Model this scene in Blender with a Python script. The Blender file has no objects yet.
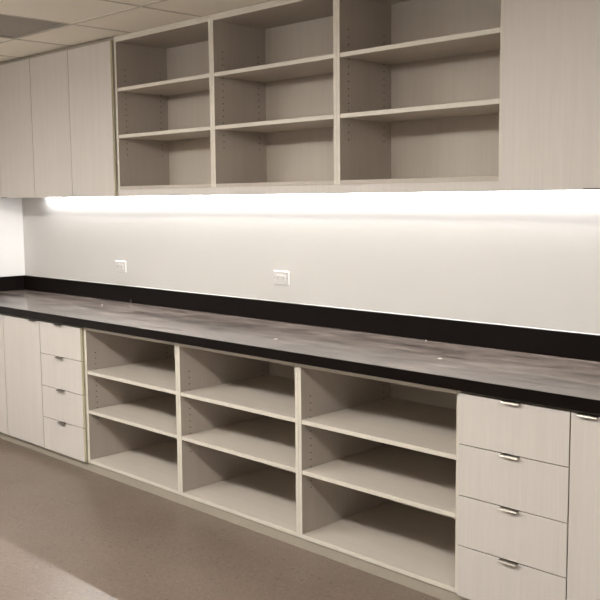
import bpy, bmesh, math, random
from mathutils import Vector
random.seed(4)
C = bpy.context.scene.collection
S = bpy.context.scene

# ------------------------------------------------------------------ helpers
def new_mat(name):
    m = bpy.data.materials.new(name); m.use_nodes = True
    nt = m.node_tree
    b = nt.nodes['Principled BSDF']
    return m, nt, b
def N(nt, t, **kw):
    n = nt.nodes.new(t)
    for k, v in kw.items():
        if k.startswith('i_'): n.inputs[k[2:].replace('_', ' ')].default_value = v
        else: setattr(n, k, v)
    return n
def coords(nt, scale, rot=(0, 0, 0)):
    g = N(nt, 'ShaderNodeNewGeometry')
    mp = N(nt, 'ShaderNodeMapping'); mp.inputs['Scale'].default_value = scale
    mp.inputs['Rotation'].default_value = rot
    nt.links.new(g.outputs['Position'], mp.inputs['Vector'])
    return mp.outputs['Vector']
def ramp(nt, src, stops, interp='LINEAR'):
    r = N(nt, 'ShaderNodeValToRGB'); cr = r.color_ramp; cr.interpolation = interp
    while len(cr.elements) < len(stops): cr.elements.new(.5)
    for e, (p, c) in zip(cr.elements, stops):
        e.position = p; e.color = (c[0], c[1], c[2], 1) if isinstance(c, tuple) else (c, c, c, 1)
    nt.links.new(src, r.inputs['Fac']); return r.outputs['Color']
def mixc(nt, fac, a, b, mode='MIX'):
    m = N(nt, 'ShaderNodeMix', data_type='RGBA', blend_type=mode)
    for sock, v in ((m.inputs[0], fac), (m.inputs[6], a), (m.inputs[7], b)):
        if isinstance(v, (int, float)): sock.default_value = v
        elif isinstance(v, tuple): sock.default_value = (*v, 1)
        else: nt.links.new(v, sock)
    return m.outputs[2]
def noise(nt, vec, scale=1, detail=3, rough=.5):
    n = N(nt, 'ShaderNodeTexNoise'); n.inputs['Scale'].default_value = scale
    n.inputs['Detail'].default_value = detail; n.inputs['Roughness'].default_value = rough
    nt.links.new(vec, n.inputs['Vector']); return n.outputs['Fac']
def plain(name, col, rough=.5, metal=0, **kw):
    m, nt, b = new_mat(name)
    b.inputs['Roughness'].default_value = rough; b.inputs['Metallic'].default_value = metal
    v = coords(nt, (30, 30, 30))
    f = noise(nt, v, 1, 3)
    c = ramp(nt, f, [(.3, tuple(x * .97 for x in col)), (.7, tuple(min(1, x * 1.03) for x in col))])
    nt.links.new(c, b.inputs['Base Color'])
    return m

def laminate(name, col, axis):
    """pale wood grain laminate, grain running along the axis"""
    m, nt, b = new_mat(name)
    fine = [210, 210, 210]; fine[axis] = 5.0
    broad = [26, 26, 26]; broad[axis] = .9
    f1 = noise(nt, coords(nt, fine), 1, 4, .6)
    f2 = noise(nt, coords(nt, broad), 1, 3, .55)
    c1 = ramp(nt, f1, [(.30, tuple(x * .955 for x in col)), (.55, col), (.75, tuple(min(1, x * 1.025) for x in col))])
    c2 = ramp(nt, f2, [(.3, (.975, .972, .967)), (.65, (1.015, 1.01, 1.01))])
    nt.links.new(mixc(nt, 1.0, c1, c2, 'MULTIPLY'), b.inputs['Base Color'])
    b.inputs['Roughness'].default_value = .48
    b.inputs['Specular IOR Level'].default_value = .35
    return m

LAM = (.585, .555, .525)
M = {}
M['door'] = laminate('pale_laminate_vertical', LAM, 2)
M['shelf'] = laminate('pale_laminate_lengthwise', (.535, .49, .435), 0)
M['case'] = laminate('carcass_laminate', (.45, .405, .36), 2)
M['back'] = laminate('back_panel_laminate', (.50, .45, .395), 2)
M['edge'] = plain('edge_band_cream', (.61, .575, .505), .45)
M['yellow'] = plain('edge_band_maple', (.66, .635, .46), .5)
M['kick'] = plain('taupe_kick_and_seam_shade', (.33, .295, .245), .5)  # toe kick colour, also put on edges as shade inside the seams
M['dark'] = plain('peg_hole_dark', (.03, .022, .015), .9)
M['plastic'] = plain('white_plastic', (.68, .665, .65), .35)
M['slot'] = plain('slot_shadow_grey', (.13, .12, .12), .6)
M['nickel'] = plain('satin_nickel', (.25, .235, .21), .42, 1)
M['alu'] = plain('aluminium_channel', (.7, .7, .7), .4, 1)
M['tbar'] = plain('ceiling_grid_shaded', (.55, .515, .45), .6)  # bars darker than the tiles, painting in the grid's shadow lines
M['vent'] = plain('taupe_ceiling_panel', (.30, .27, .235), .6)
M['fleck'] = plain('white_fleck', (.45, .43, .40), .6)
M['caulk'] = plain('white_caulk', (.45, .44, .42), .5)

# painted wall
m, nt, b = new_mat('wall_paint')
f = noise(nt, coords(nt, (1, 1, 1)), 140, 2)
nt.links.new(ramp(nt, noise(nt, coords(nt, (1, 1, 1)), 1.5, 2), [(.3, (.645, .633, .615)), (.7, (.66, .648, .63))]), b.inputs['Base Color'])
bp = N(nt, 'ShaderNodeBump'); bp.inputs['Strength'].default_value = .03
nt.links.new(f, bp.inputs['Height']); nt.links.new(bp.outputs['Normal'], b.inputs['Normal'])
b.inputs['Roughness'].default_value = .55
M['wall'] = m
# ceiling tile
m, nt, b = new_mat('ceiling_tile_fibre')
f = noise(nt, coords(nt, (1, 1, 1)), 260, 3, .7)
nt.links.new(ramp(nt, f, [(.32, (.80, .755, .66)), (.5, (.89, .84, .74)), (.8, (.90, .86, .76))]), b.inputs['Base Color'])
b.inputs['Roughness'].default_value = .85
M['tile'] = m
# dark counter laminate, smeared with pale streaks along its length
m, nt, b = new_mat('dark_counter_laminate')
s1 = noise(nt, coords(nt, (1.6, 7.5, 6), (0, 0, .10)), 1, 6, .66)
s2 = noise(nt, coords(nt, (5.0, 38, 20), (0, 0, -.12)), 1, 5, .65)
s3 = noise(nt, coords(nt, (1.1, 2.6, 2)), 1, 3, .5)
st = ramp(nt, mixc(nt, .5, s1, s2), [(.40, 0.1), (.62, 1.0)])
for n_ in nt.nodes:
    if n_.type == 'TEX_NOISE' and n_.inputs['Detail'].default_value > 4: n_.inputs['Distortion'].default_value = 1.6
st = mixc(nt, 1.0, st, ramp(nt, s3, [(.3, .55), (.65, 1.0)]), 'MULTIPLY')
g = N(nt, 'ShaderNodeNewGeometry'); sx = N(nt, 'ShaderNodeSeparateXYZ'); nt.links.new(g.outputs['Normal'], sx.inputs[0])
up = N(nt, 'ShaderNodeMath', operation='GREATER_THAN'); up.inputs[1].default_value = .7     # dust lies on the top face only
nt.links.new(sx.outputs['Z'], up.inputs[0])
st = mixc(nt, 1.0, st, up.outputs[0], 'MULTIPLY')
nt.links.new(mixc(nt, st, (.012, .009, .008), (.215, .172, .147)), b.inputs['Base Color'])
nt.links.new(ramp(nt, s1, [(.3, .17), (.7, .27)]), b.inputs['Roughness'])
b.inputs['Specular IOR Level'].default_value = .95
M['counter'] = m
M['black'] = plain('black_edge_laminate', (.005, .0032, .0027), .4); M['black'].node_tree.nodes['Principled BSDF'].inputs['Specular IOR Level'].default_value = .08
# floor: taupe sheet vinyl with dark and pale chips, lightly polished
m, nt, b = new_mat('speckled_taupe_vinyl')
base = ramp(nt, noise(nt, coords(nt, (1, 1, 1)), 2.2, 4, .55), [(.3, (.140, .107, .086)), (.7, (.168, .131, .107))])
mott = ramp(nt, noise(nt, coords(nt, (1, 1, 1)), 45, 4, .65), [(.3, (.86, .85, .84)), (.7, (1.1, 1.1, 1.1))])
base = mixc(nt, 1.0, base, mott, 'MULTIPLY')
fl = noise(nt, coords(nt, (1, 1, 1)), 48, 2, .5)
base = mixc(nt, ramp(nt, fl, [(.65, 0.0), (.68, .9)]), base, (.07, .05, .04))
fl = noise(nt, coords(nt, (1, 1, 1), (0, 0, 1)), 88, 2, .5)
c = mixc(nt, ramp(nt, fl, [(.65, 0.0), (.69, .6)]), base, (.30, .26, .22))
scr = ramp(nt, noise(nt, coords(nt, (2.2, 60, 1), (0, 0, .06)), 1, 4, .6), [(.66, 0.0), (.74, .2)])
c = mixc(nt, scr, c, (.42, .35, .29))
nt.links.new(c, b.inputs['Base Color'])
nt.links.new(ramp(nt, noise(nt, coords(nt, (1, 1, 1)), 9, 4), [(.3, .31), (.7, .37)]), b.inputs['Roughness'])
b.inputs['Specular IOR Level'].default_value = .5
M['floor'] = m
# emitters
def emis(name, col, st):
    m, nt, b = new_mat(name)
    b.inputs['Base Color'].default_value = (.8, .8, .8, 1)
    b.inputs['Emission Color'].default_value = (*col, 1); b.inputs['Emission Strength'].default_value = st
    return m
LCOL = (1, .972, .925); LPOW = 54
M['led'] = emis('led_diffuser', (.97, .98, 1), 6)

class MB:
    """collects boxes and discs, with a material per face, into one mesh"""
    def __init__(s, org=(0, 0, 0)): s.bm = bmesh.new(); s.mats = []; s.o = Vector(org)
    def mi(s, m):
        if m not in s.mats: s.mats.append(m)
        return s.mats.index(m)
    def box(s, x0, x1, y0, y1, z0, z1, mat, bevel=.0008, **faces):
        t = bmesh.new()
        bmesh.ops.create_cube(t, size=1)
        for v in t.verts:
            v.co = Vector(((x0 + x1) / 2 + v.co.x * (x1 - x0), (y0 + y1) / 2 + v.co.y * (y1 - y0), (z0 + z1) / 2 + v.co.z * (z1 - z0)))
        if bevel: bmesh.ops.bevel(t, geom=t.edges[:], offset=bevel, segments=1, affect='EDGES')
        t.normal_update()
        for f in t.faces:
            n = f.normal; k = None
            if n.y < -.9: k = faces.get('front')
            elif abs(n.x) > .9: k = faces.get('ends')
            elif n.z > .9: k = faces.get('top', faces.get('caps'))
            elif n.z < -.9: k = faces.get('caps')
            f.material_index = s.mi(k or mat)
        s.join(t); return s
    def join(s, t):
        me = bpy.data.meshes.new('t'); t.to_mesh(me); t.free()
        s.bm.from_mesh(me); bpy.data.meshes.remove(me)
    def prism(s, pts, axis, a, b_, mat, bevel=0):
        """polygon swept along x ('x': pts are (y,z)) or y ('y': pts are (x,z))"""
        t = bmesh.new(); k = s.mi(mat)
        def P(p, q): return (q, p[0], p[1]) if axis == 'x' else (p[0], q, p[1])
        A = [t.verts.new(P(p, a)) for p in pts]; B = [t.verts.new(P(p, b_)) for p in pts]
        n = len(pts); t.faces.new(A); t.faces.new(B[::-1])
        for i in range(n): t.faces.new((A[i], B[i], B[(i + 1) % n], A[(i + 1) % n]))
        bmesh.ops.recalc_face_normals(t, faces=t.faces[:])
        if bevel: bmesh.ops.bevel(t, geom=t.edges[:], offset=bevel, segments=2, affect='EDGES')
        for f in t.faces: f.material_index = k
        s.join(t); return s
    def disc(s, x, y, z, r, depth, axis, mat, n=10):
        t = bmesh.new(); k = s.mi(mat)
        bmesh.ops.create_cone(t, cap_ends=True, segments=n, radius1=r, radius2=r, depth=depth)
        import mathutils
        R = mathutils.Matrix.Rotation(math.pi / 2, 3, 'Y' if axis == 'x' else 'X') if axis != 'z' else mathutils.Matrix.Identity(3)
        for v in t.verts: v.co = R @ v.co + Vector((x, y, z))
        for f in t.faces: f.material_index = k
        s.join(t); return s
    def build(s, name, parent=None, loc=None):
        me = bpy.data.meshes.new(name)
        for m in s.mats: me.materials.append(M[m])
        s.bm.to_mesh(me); s.bm.free()
        o = bpy.data.objects.new(name, me); C.objects.link(o)
        if parent: o.parent = parent
        if loc: o.location = loc
        return o
def thing(name, label, cat, loc=(0, 0, 0), group=None):
    o = bpy.data.objects.new(name, None); C.objects.link(o)
    o.empty_display_size = .1
    o.location = loc; o['label'] = label; o['category'] = cat
    if group: o['group'] = group
    return o
def tag(o, label, cat, group=None):
    o['label'] = label; o['category'] = cat
    if group: o['group'] = group
    return o
def struct(name, mb, loc=None):
    o = mb.build(name, loc=loc); o['kind'] = 'structure'; return o
def dup(root, loc, label):
    r = root.copy(); C.objects.link(r); r.location = loc; r['label'] = label
    for ch in list(root.children):
        c = ch.copy(); C.objects.link(c); c.parent = r
        for g in list(ch.children):
            d = g.copy(); C.objects.link(d); d.parent = c
    return r

# ------------------------------------------------------------------ measures
XL, XR, YF = -2.4057, 5.4, -6.6          # left wall, right wall, wall behind the camera
ZC = 2.471                               # ceiling
CT, CB = .8918, .8455                    # counter top and underside
DB, CAB = -.6482, -.6292                 # door face and cabinet face of the base run
DU, CAU = -.3876, -.3686                 # the same of the wall run
ZU = 1.5719                              # underside of the wall run
A1, A0, B0, C0 = -1.5238, -1.977, -1.0711, -.618     # door seams left of the open bays
X0, W, X3 = -.6097, .8537, 1.9514        # open bays
R1 = 2.4041; R2 = 2.857; R3 = 3.31
T = .019; G = .002
XE = R3 + .012

# ------------------------------------------------------------------ room
struct('floor', MB().box(XL - .1, XR + .1, YF - .1, .1, -.1, 0, 'floor', 0))
struct('wall_back', MB().box(XL - .1, XR + .1, 0, .1, 0, ZC + .1, 'wall', 0))
struct('wall_left', MB().box(XL - .1, XL, YF, 0, 0, ZC + .1, 'wall', 0))
struct('wall_right', MB().box(XR, XR + .1, YF, 0, 0, ZC + .1, 'wall', 0))
struct('wall_front', MB().box(XL - .1, XR + .1, YF - .1, YF, 0, ZC + .1, 'wall', 0))
# suspended ceiling: tiles laid on a T grid
TX0, TY0, TS = -.4429, -.7379, .6096
gx = [TX0 + TS * k for k in range(-3, 10)]
gy = [TY0 - TS * k for k in range(-1, 10)]
gx = [x for x in gx if XL < x < XR]; gy = [y for y in gy if YF < y < 0]
ex = [XL] + gx + [XR]; ey = [0] + gy + [YF]
panel_cell = (TX0 - TS, TX0, TY0 - TS, TY0)
cells_lit = []
def cell_of(x, y):
    cx = max(v for v in ex if v <= x); cx2 = min(v for v in ex if v > x)
    cy = min(v for v in ey if v >= y); cy2 = max(v for v in ey if v < y)
    return cx, cx2, cy2, cy
LIGHTS = [(3.6, -2.6, .60), (1.2, -2.6, .85), (-.75, -2.75, 1.17), (3.8, -5.4, .14), (.4, -5.4, .14)]
lit = [cell_of(x, y) for x, y, p in LIGHTS]
cm = MB()
for i in range(len(ex) - 1):
    for j in range(len(ey) - 1):
        x0, x1, y1, y0 = ex[i], ex[i + 1], ey[j], ey[j + 1]
        if any(abs(x0 - c[0]) < .01 and abs(y1 - c[3]) < .01 for c in [panel_cell]): continue
        dz = random.uniform(-.0006, .0006)
        if x0 > TX0 - .01 and x0 < TX0 + TS - .01 and y1 > TY0 - .01 and y1 < 0: dz = -.001
        cm.box(x0 + .004, x1 - .004, y0 + .004, y1 - .004, ZC + .003 + dz, ZC + .02, 'tile', .0015)
cm.box(XL - .1, XR + .1, YF - .1, .1, ZC + .12, ZC + .2, 'tile', 0)
struct('ceiling', cm)
gm = MB()
for x in gx: gm.box(x - .007, x + .007, YF, 0, ZC, ZC + .0025, 'tbar', 0).box(x - .001, x + .001, YF, 0, ZC + .0025, ZC + .035, 'tbar', 0)
for y in gy: gm.box(XL, XR, y - .007, y + .007, ZC - .0003, ZC + .0022, 'tbar', 0).box(XL, XR, y - .001, y + .001, ZC + .0022, ZC + .035, 'tbar', 0)
gm.box(XL, XL + .02, YF, 0, ZC, ZC + .0025, 'tbar', 0).box(XR - .02, XR, YF, 0, ZC, ZC + .0025, 'tbar', 0)
gm.box(XL, XR, YF, YF + .02, ZC, ZC + .0025, 'tbar', 0)
struct('trim_1', gm)

# recessed darker panel in the ceiling grid
cx, cy = TX0 - TS / 2, TY0 - TS / 2
vp = thing('ceiling_panel', 'darker taupe square panel set into the pale ceiling grid above the left wall cabinets', 'ceiling panel', (cx, cy, ZC))
h = TS / 2 - .004
fm = MB()
for a in ((-h, -h + .022, -h, h), (h - .022, h, -h, h), (-h + .022, h - .022, -h, -h + .022), (-h + .022, h - .022, h - .022, h)):
    fm.box(a[0], a[1], a[2], a[3], .0026, .03, 'vent', .001)
fm.build('frame', vp)
MB().box(-h + .022, h - .022, -h + .022, h - .022, .008, .02, 'vent', 0).build('panel', vp)

# lit ceiling fixtures that light the room (behind and above the camera)
for n, (px, py, pw) in enumerate(LIGHTS):
    where = ['nearest the right end of the room', 'over the floor in front of the right open bays', 'over the floor in front of the left doors',
             'at the back of the room on the right', 'at the back of the room on the left'][n]
    t = thing('ceiling_light', 'lit fluorescent ceiling light hung low to brighten the ceiling, ' + where, 'ceiling light', (px, py, ZC), 'ceiling lights')
    for sx in (-1, 1): MB().disc(sx * .5, 0, -.051, .008, .1, 'z', 'plastic').build('stem', t)  # stems added to drop the lens so its top lights the ceiling
    MB().box(-.62, .62, -.05, .05, -.112, -.1, 'plastic', .002).build('base', t)
    for sx in (-1, 1): MB().box(sx * .61 - .01, sx * .61 + .01, -.155, .155, -.148, -.112, 'plastic', .002).build('end_cap', t)
    M['lens%d' % n] = emis('lit_wraparound_lens', LCOL, LPOW * pw)
    MB().prism([(-.15, -.1121), (-.15, -.128), (-.125, -.142), (.125, -.142), (.15, -.128), (.15, -.1121)], 'x', -.5995, .5995, 'lens%d' % n).build('diffuser', t)

# scribe strip between the wall cabinets and the ceiling
tag(MB().box(XL + .001, X0 - .003, DU + .017, DU + .036, 2.4525, ZC - .0005, 'kick').build('filler_strip'),
    'narrow taupe filler strip between the plain left wall cabinet doors and the ceiling', 'filler strip', 'filler strips under the ceiling')
tag(MB().box(X0, R2, CAU, CAU + .019, 2.4595, ZC - .0005, 'edge').build('filler_strip'),
    'cream filler strip between the open wall shelving and the ceiling', 'filler strip', 'filler strips under the ceiling')

# ------------------------------------------------------------------ edge pull
def pull(parent, x, z, y, w=.074, up=False):
    """bent metal tab hooked over a front's edge; up=True hooks under the bottom edge"""
    s = -1 if up else 1
    m = MB()
    pts = [(y + .012, z), (y - .0130, z), (y - .0146, z - s * .0010), (y - .0175, z - s * .0062), (y - .0160, z - s * .0066),
           (y - .0130, z - s * .0024), (y + .012, z - s * .0014)]
    m.prism(pts, 'x', x - w / 2, x + w / 2, 'nickel', .0003)
    return m.build('handle', parent)
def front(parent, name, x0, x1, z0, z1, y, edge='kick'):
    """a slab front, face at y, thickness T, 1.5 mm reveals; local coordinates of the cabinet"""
    return MB().box(x0 + G, x1 - G, y, y + .0155, z0, z1, 'door', .0009, ends=edge, caps='kick').build(name, parent)  # edges coloured dark to put shade into the gaps between fronts

def carcass(x0, x1, yf, yb, z0, z1, parent):
    m = MB()
    m.box(x0 + .0005, x0 + T, yf, yb, z0, z1, 'case', .0005, front='kick')  # front edges of the carcass darkened as painted shade behind door gaps
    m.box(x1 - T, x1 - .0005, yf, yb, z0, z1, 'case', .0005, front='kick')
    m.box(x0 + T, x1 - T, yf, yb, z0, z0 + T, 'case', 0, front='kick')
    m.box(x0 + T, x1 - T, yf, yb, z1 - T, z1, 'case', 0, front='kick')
    m.box(x0 + T, x1 - T, yb - .006, yb, z0 + T, z1 - T, 'case', 0)
    return m.build('body', parent)

# ------------------------------------------------------------------ base run
KT = .0504                                   # top of the toe kick
tk = MB()
tk.box(XL + .001, R3, CAB + .006, CAB + .024, 0, KT, 'kick', .0008)
tk.box(XL + .001, R3, -.06, -.042, 0, KT, 'kick', .0008)
for x in [XL + .001, -1.5, -.62, .235, 1.09, 1.945, 2.6, R3 - T]: tk.box(x, x + T - .001, CAB + .024, -.06, 0, KT, 'kick', 0)
tag(tk.build('toe_kick'), 'pale taupe toe kick board running along the floor under all the base cabinets', 'toe kick')

YB = -.004
ZB0, ZB1 = KT, CB                            # carcass bottom and top
def base_local(x0, x1):                      # root at the carcass's front bottom middle
    return (x0 + x1) / 2
FR0, FR1 = .0539, CB - .0125                 # fronts bottom / top

# two-door base cabinet by the left wall
t = thing('base_cabinet', 'pale base cabinet at the far left of the counter, cut off by the photo edge', 'cabinet', ((XL + A1) / 2, CAB, ZB0), 'closed base cabinets')
hw = (A1 - XL) / 2 - .001; ox = (XL + A1) / 2
carcass(-hw, hw, 0, YB - CAB, 0, ZB1 - ZB0, t)
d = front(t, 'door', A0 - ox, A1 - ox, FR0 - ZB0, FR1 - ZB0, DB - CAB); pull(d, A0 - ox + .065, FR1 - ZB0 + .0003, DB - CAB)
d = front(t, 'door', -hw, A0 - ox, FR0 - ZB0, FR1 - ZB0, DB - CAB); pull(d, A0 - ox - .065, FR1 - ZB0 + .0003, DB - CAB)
# single-door base cabinet
t = thing('base_cabinet', 'tall plain single door base cabinet directly left of the far left drawer stack', 'cabinet', ((A1 + B0) / 2, CAB, ZB0), 'closed base cabinets')
hw = (B0 - A1) / 2 - .0002
carcass(-hw, hw, 0, YB - CAB, 0, ZB1 - ZB0, t)
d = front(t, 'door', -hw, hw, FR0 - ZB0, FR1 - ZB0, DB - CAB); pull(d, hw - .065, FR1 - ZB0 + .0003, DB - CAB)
# drawer stacks
def drawer_stack(x0, x1, label, edge='kick'):
    t = thing('drawer_cabinet', label, 'drawer cabinet', ((x0 + x1) / 2, CAB, ZB0), 'four drawer base cabinets')
    hw = (x1 - x0) / 2 - .0002
    carcass(-hw, hw, 0, YB - CAB, 0, ZB1 - ZB0, t)
    zs = [FR1, .6408, .4453, .2515, FR0]
    for k in range(4):
        top = zs[k] - (.0015 if k else 0); bot = zs[k + 1] + (.0015 if k < 3 else 0)
        dr = MB().box(-hw + G, hw - G, DB - CAB, DB - CAB + .0155, bot - ZB0, top - ZB0, 'door', .0009, ends=edge, caps='kick')  # dark caps and default ends paint shade into the drawer seams
        # drawer box behind the front
        for a in ((-hw + .03, -hw + .042), (hw - .042, hw - .03)): dr.box(a[0], a[1], .002, .5, bot - ZB0 + .022, top - ZB0 - .03, 'case', 0)
        dr.box(-hw + .042, hw - .042, .002, .5, bot - ZB0 + .022, bot - ZB0 + .03, 'case', 0)
        dr.box(-hw + .042, hw - .042, .488, .5, bot - ZB0 + .03, top - ZB0 - .03, 'case', 0)
        dr = dr.build('drawer', t)
        pull(dr, 0, top - ZB0 + .0003, DB - CAB)
    return t
drawer_stack(B0, C0, 'pale four drawer base cabinet at the far left, between a door and the open shelving', 'yellow')
drawer_stack(X3 + .001, R1, 'pale four drawer base cabinet in the right foreground, right of the open base shelving')
# right hand base cabinet
t = thing('base_cabinet', 'pale base cabinet with a plain door at the right photo edge beside the near drawers', 'cabinet', ((R1 + R3) / 2, CAB, ZB0), 'closed base cabinets')
hw = (R3 - R1) / 2 - .0002; ox = (R1 + R3) / 2
carcass(-hw, hw, 0, YB - CAB, 0, ZB1 - ZB0, t)
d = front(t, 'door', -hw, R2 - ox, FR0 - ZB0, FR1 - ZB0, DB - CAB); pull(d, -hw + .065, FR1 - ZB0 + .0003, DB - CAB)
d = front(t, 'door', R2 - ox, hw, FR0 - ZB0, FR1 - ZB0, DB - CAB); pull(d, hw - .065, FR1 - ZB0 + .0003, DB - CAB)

tag(MB().box(C0 + .0003, X0 - .0001, CAB + .003, CAB + .021, ZB0 + .0005, ZB1 - .0005, 'yellow', .0004).build('filler_strip'),
    'thin vertical maple coloured filler strip between the far left drawers and the open base shelving', 'filler strip')
# open shelving units
def open_unit(name, label, group, loc, depth, z0, z1, bot_t, top_t, shelves, hole_z, back='case'):
    """z0..z1 absolute; root at the middle of the unit's front bottom edge"""
    t = thing(name, label, 'shelving unit', loc, group)
    hw = W / 2 - .0002
    zb = loc[2]
    for s in (-1, 1):
        m = MB()
        a, b2 = (-hw, -hw + T) if s < 0 else (hw - T, hw)
        m.box(a, b2, 0, depth, z0 - zb, z1 - zb, 'case', .0006, front='edge')
        xs = -hw + T if s < 0 else hw - T
        for yy in (.058, depth - .060):
            z = hole_z[0]
            while z < hole_z[1]:
                m.disc(xs, yy, z - zb, .0034, .0008, 'x', 'dark', 8); z += .032
        m.build('side_panel', t)
    i0, i1 = -hw + T + .0002, hw - T - .0002
    MB().box(i0, i1, 0, depth, z0 - zb, z0 + bot_t - zb, 'shelf', .0006, front='edge' if depth > .4 else 'case').build('bottom_panel', t)
    MB().box(i0, i1, 0, depth, z1 - top_t - zb, z1 - zb, 'case', .0006, front='edge').build('top_panel', t)
    MB().box(i0, i1, depth - .008, depth, z0 + bot_t - zb + .0002, z1 - top_t - zb - .0002, 'back', 0).build('back_panel', t)
    for z in shelves:
        MB().box(i0 + .001, i1 - .001, .001, depth - .0095, z - .0195 - zb, z - zb, 'shelf', .0008, front='edge').build('shelf', t)
    return t
dep = YB - CAB
b1 = open_unit('open_base_shelving', 'open base shelving bay farthest left under the counter, touching the far left drawer stack', 'open base shelving bays',
               (X0 + W / 2, CAB, KT), dep, KT, CB, .019, .024, (.5887, .3618), (.27, .69))
dup(b1, (X0 + W * 1.5, CAB, KT), 'middle of the three open base shelving bays under the dark counter')
dup(b1, (X0 + W * 2.5, CAB, KT), 'open base shelving bay under the counter touching the near right drawer stack')
depu = YB - CAU
u1 = open_unit('open_wall_shelving', 'open wall shelving bay farthest left, beside the plain upper doors', 'open wall shelving bays',
               (X0 + W / 2, CAU, 1.6103), depu, 1.6103, 2.459, .019, .019, (2.1844, 1.921), (1.81, 2.30))
dup(u1, (X0 + W * 1.5, CAU, 1.6103), 'middle of the three open wall shelving bays high on the wall')
dup(u1, (X0 + W * 2.5, CAU, 1.6103), 'open wall shelving bay touching the tall plain upper door on the right')

# light rail under the open wall bays, plus an added dark return blocking strip light leak
tag(MB().box(X0 + .0005, X0 + 3 * W - .0005, CAU, CAU + T, ZU, 1.6101, 'door', .0008, caps='edge').box(C0 - .03, X0 + .002, CAU + .001, CAU + T, ZU, 1.6101, 'kick', 0).build('light_rail'),
    'pale horizontal light rail board under the open wall shelving hiding the white strip light', 'light rail')

# wall cabinets with doors
def wall_cab(x0, x1, seams, label, pulls):
    ox = (x0 + x1) / 2
    t = thing('wall_cabinet', label, 'cabinet', (ox, CAU, 1.6103), 'closed wall cabinets')
    carcass(x0 - ox + .0003, x1 - ox - .0003, 0, YB - CAU, 0, 2.452 - 1.6103, t)
    xs = [x0] + seams + [x1]
    for i in range(len(xs) - 1):
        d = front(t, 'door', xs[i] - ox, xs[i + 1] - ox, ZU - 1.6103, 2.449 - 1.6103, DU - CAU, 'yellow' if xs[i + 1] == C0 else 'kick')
        px = xs[i] + .065 if pulls[i] == 'l' else xs[i + 1] - .065
        pull(d, px - ox, ZU - 1.6103 - .0003, DU - CAU, up=True)
    return t
wall_cab(XL + .001, A1, [A0], 'pale wall cabinet in the far left corner, its outer door cut by the photo edge', 'rl')
wall_cab(A1, C0, [B0], 'pale two door wall cabinet directly left of the open wall shelving', 'rl')
wall_cab(X3 + .001, R2, [R1], 'tall plain wall cabinet at the right photo edge, right of the open wall shelving', 'rl')

# ------------------------------------------------------------------ counter and splash
YC = DB - .020
ct = thing('countertop', 'long dark brown countertop with pale dusty streaks and low black backsplash', 'countertop', ((XL + XE) / 2, YC, CB))
ox = (XL + XE) / 2
MB().box(XL + .001 - ox, XE - ox, 0, -YC - .001, 0, CT - CB, 'black', .0015, top='counter').build('top_slab', ct)
MB().box(XL + .001 - ox, XE - ox, -YC - .020, -YC - .001, CT - CB + .0001, .9972 - CB, 'black', .001).build('backsplash', ct)
MB().box(XL + .001 - ox, XL + .020 - ox, .002, -YC - .0205, CT - CB + .0001, .9972 - CB, 'black', .001).build('side_splash', ct)
ck = MB().prism([(-YC - .0045, .9973 - CB), (-YC - .0009, .9973 - CB), (-YC - .0009, .9998 - CB)], 'x', XL + .001 - ox, XE - ox, 'caulk')
ck = ck.build('caulk_line', ct); ck['label'] = 'thin white caulk line'
def speck(x, y, L, w, h, name, mat, label, rz=0):
    m = MB(); n = 9
    pts = []
    for k in range(n):
        a = 2 * math.pi * k / n; r = random.uniform(.75, 1.1)
        pts.append((math.cos(a) * L / 2 * r, math.sin(a) * w / 2 * r))
    t = bmesh.new(); A = [t.verts.new((p[0], p[1], 0)) for p in pts]; B = [t.verts.new((p[0] * .8, p[1] * .8, h)) for p in pts]
    t.faces.new(A[::-1]); t.faces.new(B)
    for i in range(n): t.faces.new((A[i], A[(i + 1) % n], B[(i + 1) % n], B[i]))
    k = m.mi(mat)
    for f in t.faces: f.material_index = k
    m.join(t); o = m.build(name, ct, (x - ox, y - YC, CT - CB + .0001)); o.rotation_euler.z = rz
    o['label'] = label; return o
speck(.782, -.459, .022, .009, .0012, 'pale_fleck', 'fleck', 'white paint fleck', .3)
speck(1.343, -.032, .006, .006, .003, 'pale_fleck', 'fleck', 'tiny white crumb')
speck(1.671, -.375, .02, .008, .0012, 'pale_fleck', 'fleck', 'white paint fleck', .2)
speck(-1.061, -.211, .005, .022, .002, 'pale_fleck', 'fleck', 'short pale sliver', .5)  # narrow pale sliver shape on the counter top
peg = MB().disc(0, 0, .012, .0055, .024, 'z', 'dark').disc(0, 0, .002, .009, .004, 'z', 'dark')
tag(peg.build('screw', loc=(-1.001, -.035, CT)), 'tiny dark screw standing on the counter against the backsplash', 'screw')

# ------------------------------------------------------------------ outlets
def outlet(x, z, label):
    t = thing('wall_outlet', label, 'outlet', (x, -.0002, z), 'wall outlets')
    w, h = .119, .0735
    MB().box(-w / 2, w / 2, -.0065, 0, -h / 2, h / 2, 'plastic', .0022).build('cover_plate', t)
    r = MB().box(-.034, .034, -.0085, -.0064, -.0168, .0168, 'plastic', .0008).build('receptacle', t)
    for sx in (-1, 1):
        s = MB()
        cx_ = sx * .0185
        s.box(cx_ - .0045, cx_ + .0045, -.0089, -.0084, .0035, .006, 'slot', 0)
        s.box(cx_ - .0040, cx_ + .0040, -.0089, -.0084, -.0065, -.0045, 'slot', 0)
        s.disc(cx_ + sx * .0085, -.0086, 0, .0026, .0006, 'y', 'slot')
        s.build('slot', r)
    for sx in (-1, 1): MB().disc(sx * .0475, -.0066, 0, .0028, .0012, 'y', 'slot').build('screw', t)
    return t
outlet(-1.146, 1.119, 'leftmost of the two white wall outlets above the dark backsplash')
outlet(.358, 1.1265, 'right hand one of the two white wall outlets, near the middle of the wall')

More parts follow.
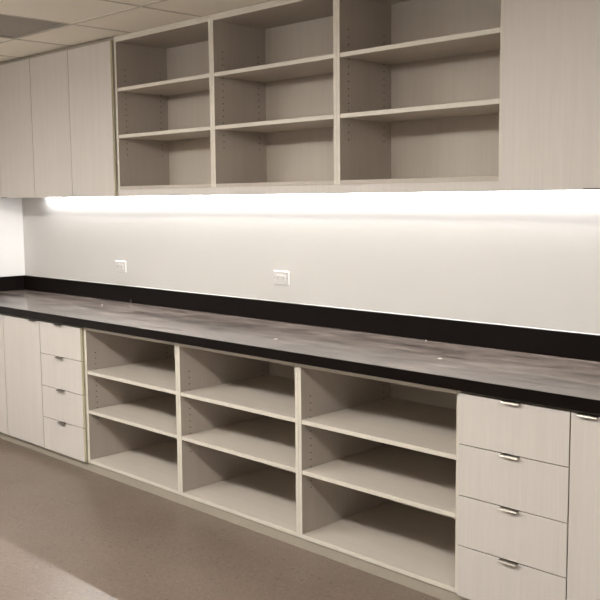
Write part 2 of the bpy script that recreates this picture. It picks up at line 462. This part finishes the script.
# ------------------------------------------------------------------ under-cabinet strip light
L0, L1 = -2.03, R2 - .05
ls = thing('strip_light', 'glowing white strip light tucked under the wall cabinets along the wall', 'strip light', ((L0 + L1) / 2, -.0095, 1.6085))
hl = (L1 - L0) / 2
MB().box(-hl, hl, -.009, .009, -.002, .0017, 'alu', .0004).build('housing', ls)
MB().box(-hl + .002, hl - .002, -.006, .006, -.0045, -.0021, 'led', 0).build('diffuser', ls)
# the strip's light, metre by metre
n = 4; seg = (L1 - L0) / n
for k in range(n):
    ld = bpy.data.lights.new('strip_lamp', 'AREA'); ld.shape = 'RECTANGLE'; ld.size = seg; ld.size_y = .009
    ld.energy = 14.5; ld.color = (1, 1, 1)
    lo = bpy.data.objects.new('strip_lamp', ld); C.objects.link(lo); lo.location = (L0 + seg * (k + .5), -.0095, 1.6025); lo.rotation_euler.x = -math.radians(10)

# ------------------------------------------------------------------ world, camera, view
w = bpy.data.worlds.new('World'); S.world = w; w.use_nodes = True
w.node_tree.nodes['Background'].inputs[0].default_value = (.02, .02, .02, 1)
cam = bpy.data.cameras.new('camera'); co = bpy.data.objects.new('camera', cam); C.objects.link(co)
from mathutils import Matrix
cx, cy, cz, yaw, pitch, roll, f = 3.8832, -3.4241, 1.5551, .7833, -.1109, -.0099, 917.56
d = Vector((math.sin(-yaw) * math.cos(pitch), math.cos(yaw) * math.cos(pitch), math.sin(pitch)))
r = Vector((math.cos(yaw), math.sin(yaw), 0)); u = r.cross(d)
r2 = r * math.cos(roll) + u * math.sin(roll); u2 = -r * math.sin(roll) + u * math.cos(roll)
mt = Matrix((r2, u2, -d)).transposed().to_4x4(); mt.translation = (cx, cy, cz)
co.matrix_world = mt
cam.sensor_width = 36; cam.lens = f / 600 * 36; cam.shift_x = 2.637 / 600; cam.shift_y = -.24 / 600
cam.clip_start = .05
S.camera = co
S.view_settings.view_transform = 'Standard'; S.view_settings.look = 'None'
S.view_settings.gamma = 1; S.view_settings.use_curve_mapping = False
S.view_settings.exposure = 0
try:
    S.cycles.max_bounces = 10; S.cycles.diffuse_bounces = 8; S.cycles.use_denoising = True
    S.cycles.sample_clamp_indirect = 6
except Exception: pass
